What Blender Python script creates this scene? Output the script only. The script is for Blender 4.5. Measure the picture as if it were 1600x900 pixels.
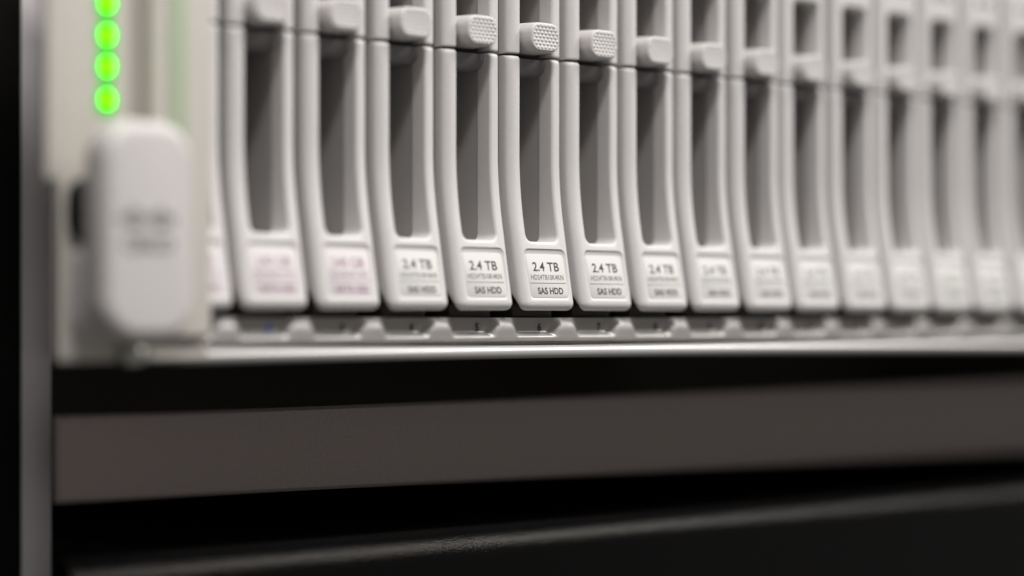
import bpy, bmesh, math, random
from mathutils import Vector, Matrix

for o in list(bpy.data.objects):
    bpy.data.objects.remove(o, do_unlink=True)
scene = bpy.context.scene
COL = scene.collection
MM = 0.001
Z0 = 100.0                      # millimetres added to every height: eye level is z = 100 mm
random.seed(4)

# ------------------------------------------------------------------ camera
PHI = math.radians(46.5)        # angle between the view direction and the server front
SN, CS = math.sin(PHI), math.cos(PHI)
DIST = 430.0
cam_data = bpy.data.cameras.new('camera')
cam = bpy.data.objects.new('camera', cam_data)
COL.objects.link(cam)
cam.location = (-DIST * CS * MM, -DIST * SN * MM, Z0 * MM)
cam.rotation_euler = (math.radians(90), 0, PHI - math.pi / 2)
cam_data.sensor_width = 36
cam_data.lens = 83.0
cam_data.shift_y = 49 / 1600
cam_data.clip_start = 0.01
cam_data.clip_end = 50
cam_data.dof.use_dof = True
cam_data.dof.focus_distance = 0.4325
cam_data.dof.aperture_fstop = 4.7
cam_data.dof.aperture_blades = 0
scene.camera = cam

# ------------------------------------------------------------------ world and lamps
world = bpy.data.worlds.new('World')
scene.world = world
world.use_nodes = True
bg = world.node_tree.nodes['Background']
bg.inputs[0].default_value = (1.0, 0.965, 0.945, 1)
bg.inputs[1].default_value = 0.17


def area_lamp(name, loc, target, sx, sy, power, color):
    d = bpy.data.lights.new(name, 'AREA')
    d.shape = 'RECTANGLE'
    d.size, d.size_y = sx, sy
    d.energy = power
    d.color = color
    o = bpy.data.objects.new(name, d)
    COL.objects.link(o)
    o.location = loc
    v = Vector(target) - Vector(loc)
    o.rotation_euler = v.to_track_quat('-Z', 'Y').to_euler()
    return o


# ceiling strip of the aisle, above and in front of the rack
area_lamp('aisle_ceiling_lamp', (-0.16, -0.75, 1.38), (0.03, 0, 0.13), 0.8, 0.16, 28.0, (1.0, 0.975, 0.955))
# the next fixture further along the same aisle
area_lamp('aisle_ceiling_lamp', (1.5, -0.75, 1.38), (0.1, 0, 0.13), 1.1, 0.16, 30.0, (1.0, 0.975, 0.955))

scene.view_settings.view_transform = 'Standard'
scene.view_settings.look = 'None'
scene.view_settings.exposure = 0.0
scene.view_settings.gamma = 1.0
scene.render.engine = 'CYCLES'
scene.render.film_transparent = False


# ------------------------------------------------------------------ materials
def material(name, color, rough=0.5, metal=0.0, spec=0.5, bump=None, mottle=0.0, mscale=60, emit=None, coat=0.0):
    """bump = (noise scale per metre, distance in mm, strength)"""
    m = bpy.data.materials.new(name)
    m.use_nodes = True
    nt = m.node_tree
    b = nt.nodes['Principled BSDF']
    b.inputs['Base Color'].default_value = (*color, 1)
    b.inputs['Roughness'].default_value = rough
    b.inputs['Metallic'].default_value = metal
    b.inputs['Specular IOR Level'].default_value = spec
    b.inputs['Coat Weight'].default_value = coat
    tc = nt.nodes.new('ShaderNodeTexCoord')
    if mottle:
        n = nt.nodes.new('ShaderNodeTexNoise')
        n.inputs['Scale'].default_value = mscale
        n.inputs['Detail'].default_value = 6
        n.inputs['Roughness'].default_value = 0.65
        nt.links.new(tc.outputs['Object'], n.inputs['Vector'])
        r = nt.nodes.new('ShaderNodeMix')
        r.data_type = 'RGBA'
        r.inputs[6].default_value = (*[c * (1 - mottle) for c in color], 1)
        r.inputs[7].default_value = (*[min(1, c * (1 + mottle)) for c in color], 1)
        nt.links.new(n.outputs['Fac'], r.inputs[0])
        nt.links.new(r.outputs[2], b.inputs['Base Color'])
        rr = nt.nodes.new('ShaderNodeMapRange')
        rr.inputs['To Min'].default_value = max(0.02, rough - 0.1)
        rr.inputs['To Max'].default_value = min(1, rough + 0.1)
        nt.links.new(n.outputs['Fac'], rr.inputs['Value'])
        nt.links.new(rr.outputs['Result'], b.inputs['Roughness'])
    if bump:
        n2 = nt.nodes.new('ShaderNodeTexNoise')
        n2.inputs['Scale'].default_value = bump[0]
        n2.inputs['Detail'].default_value = 3
        nt.links.new(tc.outputs['Object'], n2.inputs['Vector'])
        bn = nt.nodes.new('ShaderNodeBump')
        bn.inputs['Distance'].default_value = bump[1] * MM
        bn.inputs['Strength'].default_value = bump[2]
        nt.links.new(n2.outputs['Fac'], bn.inputs['Height'])
        nt.links.new(bn.outputs['Normal'], b.inputs['Normal'])
    if emit:
        b.inputs['Emission Color'].default_value = (*emit[0], 1)
        b.inputs['Emission Strength'].default_value = emit[1]
    return m


M = {
    'plastic': material('moulded_light_grey_plastic', (0.60, 0.582, 0.57), 0.48, spec=0.35, bump=(2600, 0.06, 0.55), mottle=0.05, mscale=900),
    'button': material('button_plastic', (0.56, 0.54, 0.525), 0.5, spec=0.35, bump=(2600, 0.04, 0.3)),
    'carrier': material('carrier_grey_plastic', (0.35, 0.335, 0.325), 0.55, bump=(2200, 0.05, 0.4)),
    'carrier_dark': material('carrier_steel', (0.055, 0.052, 0.05), 0.5, metal=0.3),
    'tab': material('latch_tab_plastic', (0.22, 0.21, 0.205), 0.35),
    'sticker': material('label_paper', (0.57, 0.56, 0.535), 0.6, spec=0.3, mottle=0.02, mscale=1500),
    'sticker_pink': material('label_paper_pink', (0.575, 0.545, 0.552), 0.6, spec=0.3, mottle=0.02, mscale=1500),
    'ink': material('black_ink', (0.05, 0.045, 0.042), 0.6),
    'ink_grey': material('grey_ink', (0.16, 0.15, 0.145), 0.6),
    'ink_plum': material('plum_ink', (0.20, 0.05, 0.11), 0.6),
    'ink_blue': material('blue_ink', (0.01, 0.14, 0.85), 0.5),
    'metal': material('stamped_zinc_steel', (0.36, 0.345, 0.33), 0.45, metal=0.45, bump=(1200, 0.03, 0.3), mottle=0.12, mscale=350),
    'lip': material('painted_steel_lip', (0.46, 0.445, 0.43), 0.4, metal=0.35, bump=(900, 0.02, 0.2), mottle=0.05, mscale=300),
    'ear': material('ear_cream_plastic', (0.56, 0.525, 0.475), 0.5, mottle=0.04, mscale=80),
    'groove_shade': material('ear_groove_shade', (0.36, 0.32, 0.29), 0.55),  # ear plastic darkened to paint the shade of a groove
    'ear_green': material('pale_green_plastic', (0.46, 0.53, 0.38), 0.4),
    'handle': material('latch_handle_plastic', (0.55, 0.525, 0.51), 0.5, mottle=0.03, mscale=120),
    'black_plastic': material('black_plastic', (0.006, 0.006, 0.006), 0.6, spec=0.2),
    'black': material('matt_black_paint', (0.006, 0.0055, 0.005), 0.8, spec=0.1),
    'interior': material('cabinet_interior_paint', (0.11, 0.097, 0.082), 0.8, spec=0.1, mottle=0.2, mscale=30),
    'lens': material('unlit_lens', (0.13, 0.14, 0.14), 0.2),
    'led': material('green_led', (0.01, 0.05, 0.0), 0.6, spec=0.0, emit=((0.10, 1.0, 0.0), 6.5)),
    'led_halo': material('green_led_halo', (0.01, 0.04, 0.0), 0.6, spec=0.0, emit=((0.05, 1.0, 0.01), 0.75)),  # weak emission adds the soft green halo around each lit core
    'post': material('rack_post_grey_paint', (0.70, 0.67, 0.67), 0.5, bump=(1500, 0.05, 0.5), mottle=0.1, mscale=60),
    'grey_panel': material('grey_brown_panel_paint', (0.43, 0.36, 0.34), 0.6, bump=(1500, 0.12, 0.8), mottle=0.3, mscale=1500),
    'black_gloss': material('black_textured_powder_coat', (0.003, 0.003, 0.003), 0.16, spec=0.10, bump=(3000, 0.16, 0.75)),
    'screw': material('screw_steel', (0.55, 0.55, 0.5), 0.3, metal=0.9),
}


M['black_gloss'].node_tree.nodes['Principled BSDF'].inputs['Specular Tint'].default_value = (1.0, 0.9, 0.8, 1)


# ------------------------------------------------------------------ mesh helpers (all lengths in millimetres)
def make_mesh(name, verts, faces, angle=38):
    me = bpy.data.meshes.new(name)
    me.from_pydata([(x * MM, y * MM, z * MM) for x, y, z in verts], [], faces)
    bm = bmesh.new()
    bm.from_mesh(me)
    bmesh.ops.recalc_face_normals(bm, faces=bm.faces)
    bm.to_mesh(me)
    bm.free()
    for p in me.polygons:
        p.use_smooth = True
    me.set_sharp_from_angle(angle=math.radians(angle))
    return me


def link(name, me, mat=None, parent=None, loc=(0, 0, 0), rot=(0, 0, 0)):
    o = bpy.data.objects.new(name, me)
    COL.objects.link(o)
    if mat is not None:
        if not me.materials:
            me.materials.append(M[mat])
    o.parent = parent
    o.location = [c * MM for c in loc]
    o.rotation_euler = rot
    return o


def thing(name, label, cat, loc=(0, 0, 0), group=None):
    o = bpy.data.objects.new(name, None)
    o.empty_display_size = 0.01
    COL.objects.link(o)
    o.location = [c * MM for c in loc]
    tag(o, label, cat, group)
    return o


def tag(o, label, cat, group=None):
    o['label'] = label
    o['category'] = cat
    if group:
        o['group'] = group
    return o


def rr_outline(w, h, r, n=6):
    """counter-clockwise rounded rectangle in x,z, centred"""
    r = max(0.01, min(r, w / 2 - 0.005, h / 2 - 0.005))
    pts = []
    for cx, cz, a0 in ((w / 2 - r, h / 2 - r, 0), (-w / 2 + r, h / 2 - r, 90), (-w / 2 + r, -h / 2 + r, 180), (w / 2 - r, -h / 2 + r, 270)):
        for k in range(n + 1):
            a = math.radians(a0 + 90 * k / n)
            pts.append((cx + r * math.cos(a), cz + r * math.sin(a)))
    return pts


def slab(w, h, r, rings, n=6, warp=None, cx=0, cz=0):
    """rounded-rectangle solid: rings = [(inset, y), ...] from front to back, capped"""
    verts, faces = [], []
    cnt = 4 * (n + 1)
    for ins, y in rings:
        for x, z in rr_outline(w - 2 * ins, h - 2 * ins, r - ins, n):
            p = (x + cx, y, z + cz)
            verts.append(warp(*p) if warp else p)
    for k in range(len(rings) - 1):
        for i in range(cnt):
            j = (i + 1) % cnt
            faces.append((k * cnt + i, k * cnt + j, (k + 1) * cnt + j, (k + 1) * cnt + i))
    faces.append(tuple(range(cnt)))
    b = (len(rings) - 1) * cnt
    faces.append(tuple(range(b + cnt - 1, b - 1, -1)))
    return verts, faces


def round_front(r, y0, y1, n=5):
    """rings for a slab whose front edge at y0 is rounded with radius r and which ends at y1"""
    out = []
    for k in range(n + 1):
        a = math.pi / 2 * k / n
        out.append((r * (1 - math.sin(a)), y0 + r * (1 - math.cos(a))))
    out.append((0, y1))
    return out


def extrude_profile(prof, x0, x1, nx=1, warp=None):
    """closed profile of (y, z) pairs swept along x"""
    verts, faces = [], []
    n = len(prof)
    for k in range(nx + 1):
        x = x0 + (x1 - x0) * k / nx
        for y, z in prof:
            p = (x, y, z)
            verts.append(warp(*p) if warp else p)
    for k in range(nx):
        for i in range(n):
            j = (i + 1) % n
            faces.append((k * n + i, k * n + j, (k + 1) * n + j, (k + 1) * n + i))
    faces.append(tuple(range(n)))
    faces.append(tuple(range(nx * n + n - 1, nx * n - 1, -1)))
    return verts, faces


def box(x0, x1, y0, y1, z0, z1, bev=0.3):
    bm = bmesh.new()
    bmesh.ops.create_cube(bm, size=1)
    for v in bm.verts:
        v.co = Vector(((x0 + x1) / 2 + v.co.x * (x1 - x0), (y0 + y1) / 2 + v.co.y * (y1 - y0), (z0 + z1) / 2 + v.co.z * (z1 - z0)))
    if bev:
        bmesh.ops.bevel(bm, geom=list(bm.edges), offset=bev, segments=3, profile=0.5, affect='EDGES')
    bm.verts.index_update()
    verts = [tuple(v.co) for v in bm.verts]
    faces = [tuple(v.index for v in f.verts) for f in bm.faces]
    bm.free()
    return verts, faces


def text_mesh(name, body, width, cap, bold=0.0, gap=1.0):
    """flat lettering, centred on x, base line at z = 0, scaled to a width and a capital height in mm"""
    cu = bpy.data.curves.new(name, 'FONT')
    cu.body = body
    cu.size = 1
    cu.space_character = gap
    cu.offset = bold
    cu.resolution_u = 4
    tmp = bpy.data.objects.new(name, cu)
    COL.objects.link(tmp)
    dg = bpy.context.evaluated_depsgraph_get()
    dg.update()
    me = bpy.data.meshes.new_from_object(tmp.evaluated_get(dg))
    bpy.data.objects.remove(tmp, do_unlink=True)
    xs = [v.co.x for v in me.vertices]
    zs = [v.co.y for v in me.vertices]
    sx = width * MM / (max(xs) - min(xs))
    sz = cap * MM / (max(zs) - min(zs))
    mx, mz = (max(xs) + min(xs)) / 2, min(zs)
    for v in me.vertices:
        v.co = Vector(((v.co.x - mx) * sx, 0, (v.co.y - mz) * sz))
    me.materials.clear()
    return me


# ------------------------------------------------------------------ the setting: dark inside of the cabinet
wall = link('cabinet_wall', make_mesh('cabinet_wall', *box(-400, 700, 300, 310, -250, 400, 0)), 'interior')
wall.location = (0, 0, Z0 * MM)
wall['kind'] = 'structure'
wall = link('cabinet_wall', make_mesh('cabinet_wall', *box(352, 360, 30, 299, -250, 400, 0)), 'interior')
wall.location = (0, 0, Z0 * MM)
wall['kind'] = 'structure'

# ------------------------------------------------------------------ rack posts and neighbours of the server
o = link('side_panel', make_mesh('side_panel', *box(-260, -77.9, 40, 60, -160, 260, 0.6)), 'black', None, (0, 0, Z0))
tag(o, 'black cabinet side panel along the left edge of the picture', 'panel')

pp = [(-3.2, 1.15), (-2.85, 0.8), (2.85, 0.8), (3.2, 1.15), (3.2, 7.5), (2.0, 7.5), (2.0, 2.6), (-3.2, 2.6)]
pv = [(x, y, z) for z in (0, 420) for x, y in pp]
pf = [(i, (i + 1) % 8, 8 + (i + 1) % 8, 8 + i) for i in range(8)] + [(0, 1, 2, 7), (2, 3, 6, 7), (3, 4, 5, 6), (8, 9, 10, 15), (10, 11, 14, 15), (11, 12, 13, 14)]
o = link('rack_post', make_mesh('rack_post', pv, pf), 'post', None, (-74.6, 40, Z0 - 160))
tag(o, 'narrow grey upright rack post left of the server', 'rack post')

# grey-brown panel under the server: slightly deeper at its right end
def panel_profile():
    return [(0.6, 0), (0, -0.6), (0, -15), (0.6, -15.6), (1.6, -15.6), (1.6, 0)]
def panel_warp(x, y, z):
    t = (x + 81) / 280.0
    zt, zb = -16.2 + 1.5 * t, -30.6 - 2.6 * t
    k = -z / 15.6
    return (x, y, zt + (zb - zt) * k)
o = link('blank_panel', make_mesh('blank_panel', *extrude_profile(panel_profile(), -80.2, 340, 24, panel_warp)), 'grey_panel', None, (0, 25, Z0))
tag(o, 'plain matt grey brown panel below the server', 'panel')

# black appliance at the bottom, its front edge rounded
prof = []
R = 5.5
for k in range(13):
    a = math.radians(90 * k / 12)
    prof.append((8 + R - R * math.sin(a), -38.5 - R + R * math.cos(a)))
prof += [(8.0, -120), (13.6, -120), (13.6, -38.6)]
app = thing('black_appliance', 'black textured appliance with rounded glossy edge at the bottom', 'appliance', (0, 0, Z0))
link('front_bezel', make_mesh('front_bezel', *extrude_profile(prof, -88, 340, 1)), 'black_gloss', app)
link('body', make_mesh('body', *box(-62, 335, 13.8, 200, -120, -39.5, 0.4)), 'black', app)

# ------------------------------------------------------------------ server chassis
PITCH = 15.62
XC6 = 6.0                       # centre of the drive over number 6
ZB = 1.6 + Z0                   # bottom of the drive bezels
NDRIVES = 17
def xc(n):
    return XC6 + (n - 6) * PITCH

chassis = thing('server_chassis', 'light grey rack server with green lights, latch handle and numbered lower rim', 'server', (0, 0, Z0))

# stamped strip with a scalloped pocket under each drive
X0, X1 = -71.5, xc(NDRIVES) + 9
X2 = 340.0                      # right end of the chassis, beyond the picture
NX, NZ = int((X1 - X0) / 0.4), 22
def smooth(e0, e1, t):
    t = max(0.0, min(1.0, (t - e0) / (e1 - e0)))
    return t * t * (3 - 2 * t)
verts, faces = [], []
for i in range(NX + 1):
    x = X0 + (X1 - X0) * i / NX
    u = ((x - XC6 + 1.3 + PITCH / 2) % PITCH) - PITCH / 2           # -7.8 .. 7.8 about the drive's centre
    for j in range(NZ + 1):
        z = 0.3 - 4.3 * j / NZ
        side = smooth(3.4 + 0.3 * (z + 2.6), 5.9 + 0.3 * (z + 2.6), abs(u))
        low = smooth(-2.1, -3.3, z)
        k = max(side, 0.75 * low)                                        # 1 = proud metal, 0 = pocket
        y = -0.2 - 1.75 * k
        if z > -2.2:
            y += 1.1 * k * ((z + 2.2) / 2.5) ** 2
        if z < -3.4:
            y += 0.5 * ((-3.4 - z) / 0.6) ** 2
        verts.append((x, y, z))
for i in range(NX):
    for j in range(NZ):
        a = i * (NZ + 1) + j
        faces.append((a, a + 1, a + NZ + 2, a + NZ + 1))
strip = link('number_strip', make_mesh('number_strip', verts, faces, 60), 'metal', chassis)
for n in range(2, NDRIVES + 1):
    me = text_mesh('number', str(n), 0.95 if n < 10 else 1.9, 1.5, 0.045)
    link('number', me, 'ink_blue' if n == 2 else 'ink', strip, (xc(n) + 0.7, -0.26, -2.15))

# rolled lower lip
prof = [(0.6, -4.05), (0.6, -4.72), (-2.4, -4.8)]
for k in range(9):
    a = math.radians(90 - 150 * k / 8)
    prof.append((-3.5 - 1.25 * math.cos(a), -5.95 + 1.2 * math.sin(a)))
prof += [(-1.2, -7.1), (4, -7.0), (4, -4.05)]
link('lower_lip', make_mesh('lower_lip', *extrude_profile(prof, -76.5, X2, 1)), 'lip', chassis)
link('base_plate', make_mesh('base_plate', *box(-71.5, X2, 4.2, 296, -6.9, -0.6, 0)), 'black_plastic', chassis)
link('bay_floor', make_mesh('bay_floor', *box(-71.5, X1, 0.4, 4.1, -3.8, -0.9, 0)), 'carrier_dark', chassis)
link('top_cover', make_mesh('top_cover', *box(-71.5, X2, 4.2, 296, 77.5, 80, 0.3)), 'lip', chassis)
link('bay_back', make_mesh('bay_back', *box(-71.5, X2, 60, 64, -0.5, 77, 0)), 'black_plastic', chassis)

# ------------------------------------------------------------------ drive modules
def bulge(z):
    if z > 28.7:
        return 0.0
    if z > 15.3:
        return 0.0139 / 2 * (28.7 - z) ** 2
    return 1.25 + 0.186 * (15.3 - z)

W = 13.5
HOLE = 8.1
BACK = 3.4

def u_frame(ztop, zhole, rc, rh, yfun, raise_back, end_round, flip=None):
    """a plate with a slot open at its top: rings run from the outer outline over the front to the slot's wall.
    ring spec: (kind, amount, depth); kind 'o' offsets the outer outline, 'i' the slot's outline, 'm' mixes the two"""
    NS, NC, NB = 30, 7, 8
    zs = [1 - (1 - k / (NS - 1)) ** 1.0 for k in range(NS)]
    # finer steps close to the open end
    end = [0, 0.1, 0.25, 0.45, 0.7, 1.0]

    def path(hw, z0, r):
        r = max(r, 0.05)
        side = [ztop - e for e in end]
        zl = z0 + r
        side += [side[-1] + (zl - side[-1]) * k / NS for k in range(1, NS + 1)]
        pts = [(-hw, z) for z in side]
        for k in range(1, NC + 1):
            a = math.radians(180 + 90 * k / NC)
            pts.append((-hw + r + r * math.cos(a), z0 + r + r * math.sin(a)))
        for k in range(1, NB):
            pts.append((-hw + r + (2 * hw - 2 * r) * k / NB, z0))
        mirrored = [(-x, z) for x, z in pts[:len(end) + NS + NC]]
        return pts + mirrored[::-1]

    ro, ri = 1.55, 0.55
    spec = [('o', 0.35, BACK, 1.0), ('o', 0.0, BACK - 0.4, 0.9)]
    spec.append(('o', 0.0, None, 0.55))
    for k in range(7):
        a = math.radians(90 - 90 * k / 6)
        spec.append(('o', ro * (1 - math.sin(a)), ro * (1 - math.cos(a)), -1))
    for k in range(1, 9):
        spec.append(('m', k / 9, 0, -1))
    for k in range(6):
        a = math.radians(90 * k / 5)
        spec.append(('i', ri * (1 - math.sin(a)), ri * (1 - math.cos(a)), -1))
    spec.append(('i', 0, BACK, -2))
    # front radius: angle runs so that depth falls from ro to 0 while the inset grows
    fixed = []
    for kind, amt, dep, w in spec:
        fixed.append((kind, amt, dep, w))
    for k in range(7):
        a = math.radians(90 * k / 6)
        fixed[3 + k] = ('o', ro * (1 - math.cos(a)), ro * (1 - math.sin(a)), -1)
    verts = []
    for kind, amt, dep, w in fixed:
        po = path(W / 2 - (amt if kind == 'o' else ro), amt if kind == 'o' else ro, rc - (amt if kind == 'o' else ro))
        pi = path(HOLE / 2 + (amt if kind == 'i' else ri), zhole - (amt if kind == 'i' else ri), rh + (amt if kind == 'i' else ri))
        if kind == 'o':
            p = po
        elif kind == 'i':
            p = pi
        else:
            p = [(a[0] + (b[0] - a[0]) * amt, a[1] + (b[1] - a[1]) * amt) for a, b in zip(po, pi)]
        if kind != 'i':
            q = [1 + 0.08 * smooth(15.0, 7.0, z) if raise_back else 1.0 for x, z in p]
            ins = amt if kind == 'o' else ro
            wgt = 1 if kind == 'o' else 1 - amt
            p = [(x - math.copysign(min(abs(x), ins * (f - 1) * wgt), x) if abs(x) > W / 2 - ro - 0.5 or kind == 'm' else x, z + ins * (f - 1) * wgt * (1 if z < ins + 1.2 else 0)) for (x, z), f in zip(p, q)]
            if kind == 'm':
                p = [(x, z) for x, z in p]
        else:
            q = [1.0] * len(p)
        for (x, z), fr in zip(p, q):
            zz = z
            er = 0.0
            t = ztop - z
            if t < end_round:
                q = 1 - t / end_round
                er = end_round * (1 - math.sqrt(max(0, 1 - q * q)))
            if w >= 0 and kind == 'o':
                if dep is None:
                    y = -yfun(z) + 3.6 if raise_back else 2.0
                    y = min(y, BACK - 0.8)
                else:
                    y = dep
                if raise_back:
                    f = max(0.0, 1 - z / 9.0)
                    zz = z + (2.4 if dep is None else 3.4) * f
            elif w == -2:
                y = BACK
            else:
                y = -yfun(z) + dep * fr
                y = min(y + er, BACK - 0.9) if er else y
            verts.append((x, y, zz))
    n = len(path(1, 1, 0.5))
    k = len(fixed)
    faces = []
    for r in range(k):
        r2 = (r + 1) % k
        for i in range(n - 1):
            faces.append((r * n + i, r * n + i + 1, r2 * n + i + 1, r2 * n + i))
    faces.append(tuple(r * n for r in range(k)))
    faces.append(tuple(r * n + n - 1 for r in range(k))[::-1])
    if flip is not None:
        verts = [(x, y, flip - z) for x, y, z in verts]
    return verts, faces


LEV_TOP = 46.55
verts, faces = u_frame(LEV_TOP, 12.6, 1.6, 1.4, bulge, True, 0.8)
lever_base = make_mesh('lever', verts, faces)

# shallow label pocket cut into the lower front
TILT = math.atan(0.186)
LTILT = TILT + 0.035             # the pocket's floor sinks a little more towards its top
def label_frame(x, y, z):
    """label plane coordinates (x, inward, up) -> drive coordinates"""
    c, s = math.cos(LTILT), math.sin(LTILT)
    zc = 6.5
    yc = -bulge(zc)
    return (x, yc + y * c + z * s, zc - y * s + z * c)
pv, pf = slab(10.3, 9.3, 1.1, [(-0.3, -3), (-0.25, -0.1), (0.2, 0.18)], 6, label_frame, 0.0, 0.0)
cut = bpy.data.objects.new('cut', make_mesh('cut', pv, pf))
tmp = bpy.data.objects.new('tmp', lever_base)
COL.objects.link(cut)
COL.objects.link(tmp)
md = tmp.modifiers.new('b', 'BOOLEAN')
md.operation = 'DIFFERENCE'
md.solver = 'EXACT'
md.object = cut
dg = bpy.context.evaluated_depsgraph_get()
dg.update()
lever_me = bpy.data.meshes.new_from_object(tmp.evaluated_get(dg))
lever_me.name = 'lever'
bpy.data.objects.remove(tmp, do_unlink=True)
bpy.data.objects.remove(cut, do_unlink=True)
for p in lever_me.polygons:
    p.use_smooth = True
lever_me.set_sharp_from_angle(angle=math.radians(38))
lever_me.materials.clear()

UP_BOT, UP_TOP = 46.95, 74.5
verts, faces = u_frame(UP_TOP - UP_BOT, 10.4, 1.3, 1.2, lambda z: 0.0, False, 0.25, flip=UP_TOP)
upper_me = make_mesh('upper_bezel', verts, faces)

# deep channel behind the two bezels
def channel():
    t = 4.15
    prof = [(-6.65, 3.45), (-t, 3.45), (-t, 22), (t, 22), (t, 3.45), (6.65, 3.45), (6.65, 25), (-6.65, 25)]
    verts, faces = [], []
    n = len(prof)
    for z in (1.2, 74):
        for x, y in prof:
            verts.append((x, y, z))
    for i in range(n):
        j = (i + 1) % n
        faces.append((i, j, n + j, n + i))
    # top and bottom caps as three quads each, plus floor of the slot
    for b in (0, n):
        faces += [(b + 0, b + 1, b + 2, b + 7), (b + 2, b + 3, b + 6, b + 7), (b + 3, b + 4, b + 5, b + 6)]
    return verts, faces
carrier_me = make_mesh('carrier', *channel())
sill_me = make_mesh('slot_floor', *box(-4.1, 4.1, 3.42, 21.5, 10.5, 12.55, 0.15))
roof_me = make_mesh('slot_roof', *box(-4.1, 4.1, 3.42, 21.5, 64.2, 66.5, 0.15))

# quarter-round tab bridging the top of the lever's slot
prof = []
for k in range(9):
    a = math.radians(90 * k / 8)
    prof.append((4.3 - 2.6 * math.cos(a) ** 0.8, 46.3 - 2.9 * math.sin(a)))
prof += [(9, 43.4), (9, 46.3)]
prof = [(1.95, 46.42)] + prof
tab_me = make_mesh('latch_tab', *extrude_profile(prof, -4.02, 4.02, 1))

# release button
BW, BH = 7.3, 5.3
button_me = make_mesh('release_button', *slab(BW, BH, 2.0, [(0.55, -2.42), (0.42, -2.46), (0.25, -2.4), (0.1, -2.28), (0.0, -2.05), (-0.1, 0), (-0.25, 3.3), (-0.25, 9)], 4, None, 0, 0))
verts, faces = [], []
row = 0
zrow = -BH / 2 + 0.72
while zrow < BH / 2 - 0.55:
    off = 0.48 if row % 2 else 0.0
    for c in range(-4, 5):
        x = c * 0.96 + off
        lim = BW / 2 - 0.62 - max(0, abs(zrow) - 1.2) * 0.8
        if abs(x) > lim:
            continue
        b = len(verts)
        for k in range(6):
            a = math.radians(60 * k + 30)
            verts.append((x + 0.44 * math.cos(a), -2.40, zrow + 0.40 * math.sin(a)))
        for k in range(6):
            a = math.radians(60 * k + 30)
            verts.append((x + 0.12 * math.cos(a), -2.54, zrow + 0.1 * math.sin(a)))
        for k in range(6):
            faces.append((b + k, b + (k + 1) % 6, b + 6 + (k + 1) % 6, b + 6 + k))
        faces.append(tuple(range(b + 6, b + 12)))
    zrow += 0.66
    row += 1
bumps_me = make_mesh('grip_bumps', verts, faces, 20)

# sticker and its printing (label plane; parts are laid in the tilted frame)
sticker_me = make_mesh('label', *slab(9.7, 8.2, 0.8, [(0.04, 0.09), (0, 0.11), (0, 0.21)], 5, None, 0, 0))
sticker_pink_me = sticker_me.copy()
prints = {}
def lines(kind, entries):
    prints[kind] = []
    for nm, body, w, cap, z, mat, bold in entries:
        if body is None:
            me = make_mesh(nm, *box(-w / 2, w / 2, 0.073, 0.1, z, z + cap, 0))
        else:
            me = text_mesh(nm, body, w, cap, bold, 1.02)
        me.materials.append(M[mat])
        prints[kind].append((nm, me, 0 if body is None else 0.075, 0 if body is None else z, 0.3 if nm == 'drive_type_text' else 0.0))
lines('hdd', [('capacity_text', '2.4 TB', 6.7, 1.75, 0.85, 'ink', 0.02),
              ('code_text', 'HD24TB10K4KN', 8.3, 1.0, -0.75, 'ink_grey', 0.018),
              ('divider_line', None, 9.1, 0.14, -1.42, 'ink_grey', 0),
              ('drive_type_text', 'SAS HDD', 6.5, 1.3, -3.45, 'ink', 0.034)])
lines('ssd', [('capacity_text', '240 GB', 6.9, 1.75, 0.85, 'ink_plum', 0.0),
              ('code_text', 'SD240GM1XEV', 8.2, 0.98, -0.75, 'ink_plum', 0.0),
              ('divider_line', None, 9.1, 0.14, -1.42, 'ink_plum', 0),
              ('drive_type_text', 'SATA SSD', 7.2, 1.3, -3.45, 'ink_plum', 0.02)])
lens_me = make_mesh('status_lens', *slab(2.2, 1.5, 0.7, [(0.12, -0.12), (0, 0), (0, 0.6)], 4))
foot_me = make_mesh('foot', *box(-5.0, 5.0, 1.0, 10, -1.2, 1.15, 0.3))

ORD = ['first', 'second', 'third', 'fourth', 'fifth', 'sixth', 'seventh', 'eighth', 'ninth', 'tenth', 'eleventh', 'twelfth',
       'thirteenth', 'fourteenth', 'fifteenth', 'sixteenth', 'seventeenth']
def drive_label(n):
    if n == 1:
        return 'leftmost white drive module, mostly hidden behind the latch handle'
    if n == 2:
        return 'white 240 GB drive module standing over the blue number'
    if n == 3:
        return 'white 240 GB drive module with pink label over number three'
    if n <= 9:
        return 'white 2.4 TB drive module over number %s on the metal strip' % ['four', 'five', 'six', 'seven', 'eight', 'nine'][n - 4]
    if n == NDRIVES:
        return 'rightmost white drive module, cut off by the picture edge'
    return 'blurred white drive module, %s in the row from the left' % ORD[n - 1]

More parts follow.
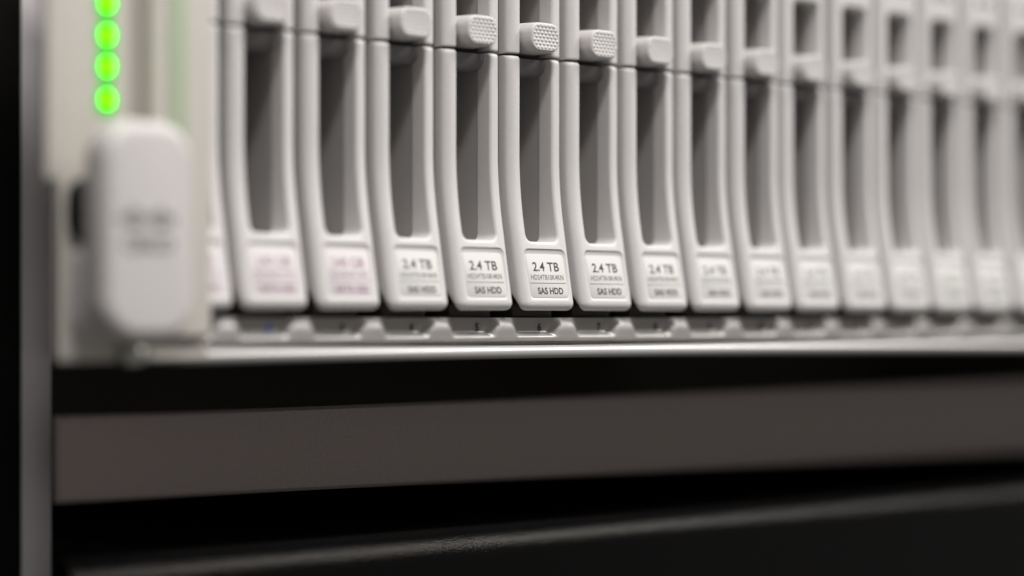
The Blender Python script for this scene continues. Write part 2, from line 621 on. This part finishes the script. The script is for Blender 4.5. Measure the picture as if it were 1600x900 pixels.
GROUP = 'drive modules in the server front'
def build_drive(n):
    ssd = n <= 3
    t = thing('drive_module', drive_label(n), 'drive', (xc(n), 0, ZB), GROUP)
    dx, dy = random.uniform(-0.06, 0.06), random.uniform(-0.22, 0.22)
    t.location.x += dx * MM
    t.location.y += dy * MM
    t.rotation_euler = (0, random.uniform(-0.002, 0.002), random.uniform(-0.006, 0.006))
    link('carrier', carrier_me, 'carrier', t)
    link('slot_floor', sill_me, 'carrier', t)
    link('slot_roof', roof_me, 'carrier', t)
    link('foot', foot_me, 'carrier_dark', t)
    link('lever', lever_me, 'plastic', t)
    link('upper_bezel', upper_me, 'plastic', t)
    link('latch_tab', tab_me, 'tab', t)
    b = link('release_button', button_me, 'button', t, (0, 0, 50.05))
    s = link('grip_bumps', bumps_me, 'button', b)
    s['kind'] = 'stuff'
    link('status_lens', lens_me, 'lens', t, (-1.9, 0, 69.2))
    link('status_lens', lens_me, 'lens', t, (1.9, 0, 69.2))
    p = label_frame(0, 0, 0)
    jx, jr = random.uniform(-0.08, 0.08), random.uniform(-0.006, 0.006)
    lb = link('label', sticker_pink_me if ssd else sticker_me, 'sticker_pink' if ssd else 'sticker', t, (p[0] + jx, p[1], p[2] - 0.15), (-LTILT, jr, 0))
    for nm, me, y, z, x in prints['ssd' if ssd else 'hdd']:
        link(nm, me, None, lb, (x, y, z))
    return t
for n in range(1, NDRIVES + 1):
    build_drive(n)

# ------------------------------------------------------------------ server ear with lights and latch handle
EY = -5.6
link('ear_plate', make_mesh('ear_plate', *box(-99.9, -72.0, EY, EY + 1.3, -6.5, 110, 0.55)), 'ear', chassis)
link('ear_flange', make_mesh('ear_flange', *box(-102.3, -100.0, EY - 0.4, EY + 1.0, 21, 110, 0.5)), 'ear', chassis)
link('ear_ridge', make_mesh('ear_ridge', *box(-84.0, -72.3, EY - 1.6, EY + 0.5, -3.0, 110, 0.9)), 'ear', chassis)
link('groove_shade', make_mesh('groove_shade', *box(-87.2, -84.1, EY - 0.1, EY + 0.5, 0, 110, 0.05)), 'groove_shade', chassis)  # darker strip lying on the plate, painting a groove's shade
link('green_strip', make_mesh('green_strip', *box(-81.0, -77.2, EY - 1.9, EY - 1.0, 28, 110, 0.3)), 'ear_green', chassis)  # pale green strip along the ear ridge
led_me = make_mesh('status_light', *slab(3.7, 4.7, 1.74, [(0.9, -0.32), (0.3, -0.3), (0, -0.1), (0, 0.6)], 6))
core_me = make_mesh('lit_core', *slab(1.9, 2.3, 0.9, [(0.5, -0.62), (0.2, -0.55), (0, -0.3), (0, 0.1)], 6))
for z in (48.7, 43.7, 38.9, 33.8):
    o = link('status_light', led_me, 'led_halo', chassis, (-91.4, EY - 0.1, z))
    link('lit_core', core_me, 'led', o)

HX, HZ = -90.4, 13.4
handle = link('latch_handle', make_mesh('latch_handle', *slab(16.6, 33.4, 6.0, round_front(2.2, -16.5, -11.0, 6) + [(0.8, -10.4)], 8)), 'handle', chassis, (HX, 0, HZ))
link('handle_base', make_mesh('handle_base', *slab(15.6, 14.6, 3.0, [(0.3, -10.6), (0, -10.2), (0, EY + 0.3)], 6)), 'handle', handle, (0, 0, -8.9))
link('finger_slot_shade', make_mesh('finger_slot_shade', *slab(16.3, 9.6, 3.0, [(0.3, -10.6), (0, -10.2), (0, EY + 0.3)], 6)), 'black_plastic', handle, (0, 0, 3.3))  # black block painting the shade inside the finger hole
hs = [1.0, 1.9, 2.9, 1.9, 1.0, 1.9, 2.9, 1.9, 1.0]
for k, h in enumerate(hs):
    me = make_mesh('emblem_bar', *slab(0.72, h * 1.35, 0.34, [(0, -0.05), (0, 0.05)], 4))
    link('emblem_bar', me, 'ink_grey', handle, (-0.9 + (k - 4) * 1.2, -16.52, 1.7))
me = text_mesh('emblem_text', 'CISCO', 9.0, 2.6, 0.03)
link('emblem_text', me, 'ink_grey', handle, (-0.7, -16.56, -3.4))
link('screw', make_mesh('screw', *slab(4.2, 3.0, 1.45, round_front(0.8, -8.5, EY + 0.2, 4), 6)), 'screw', chassis, (-87.6, 0, -5.6))
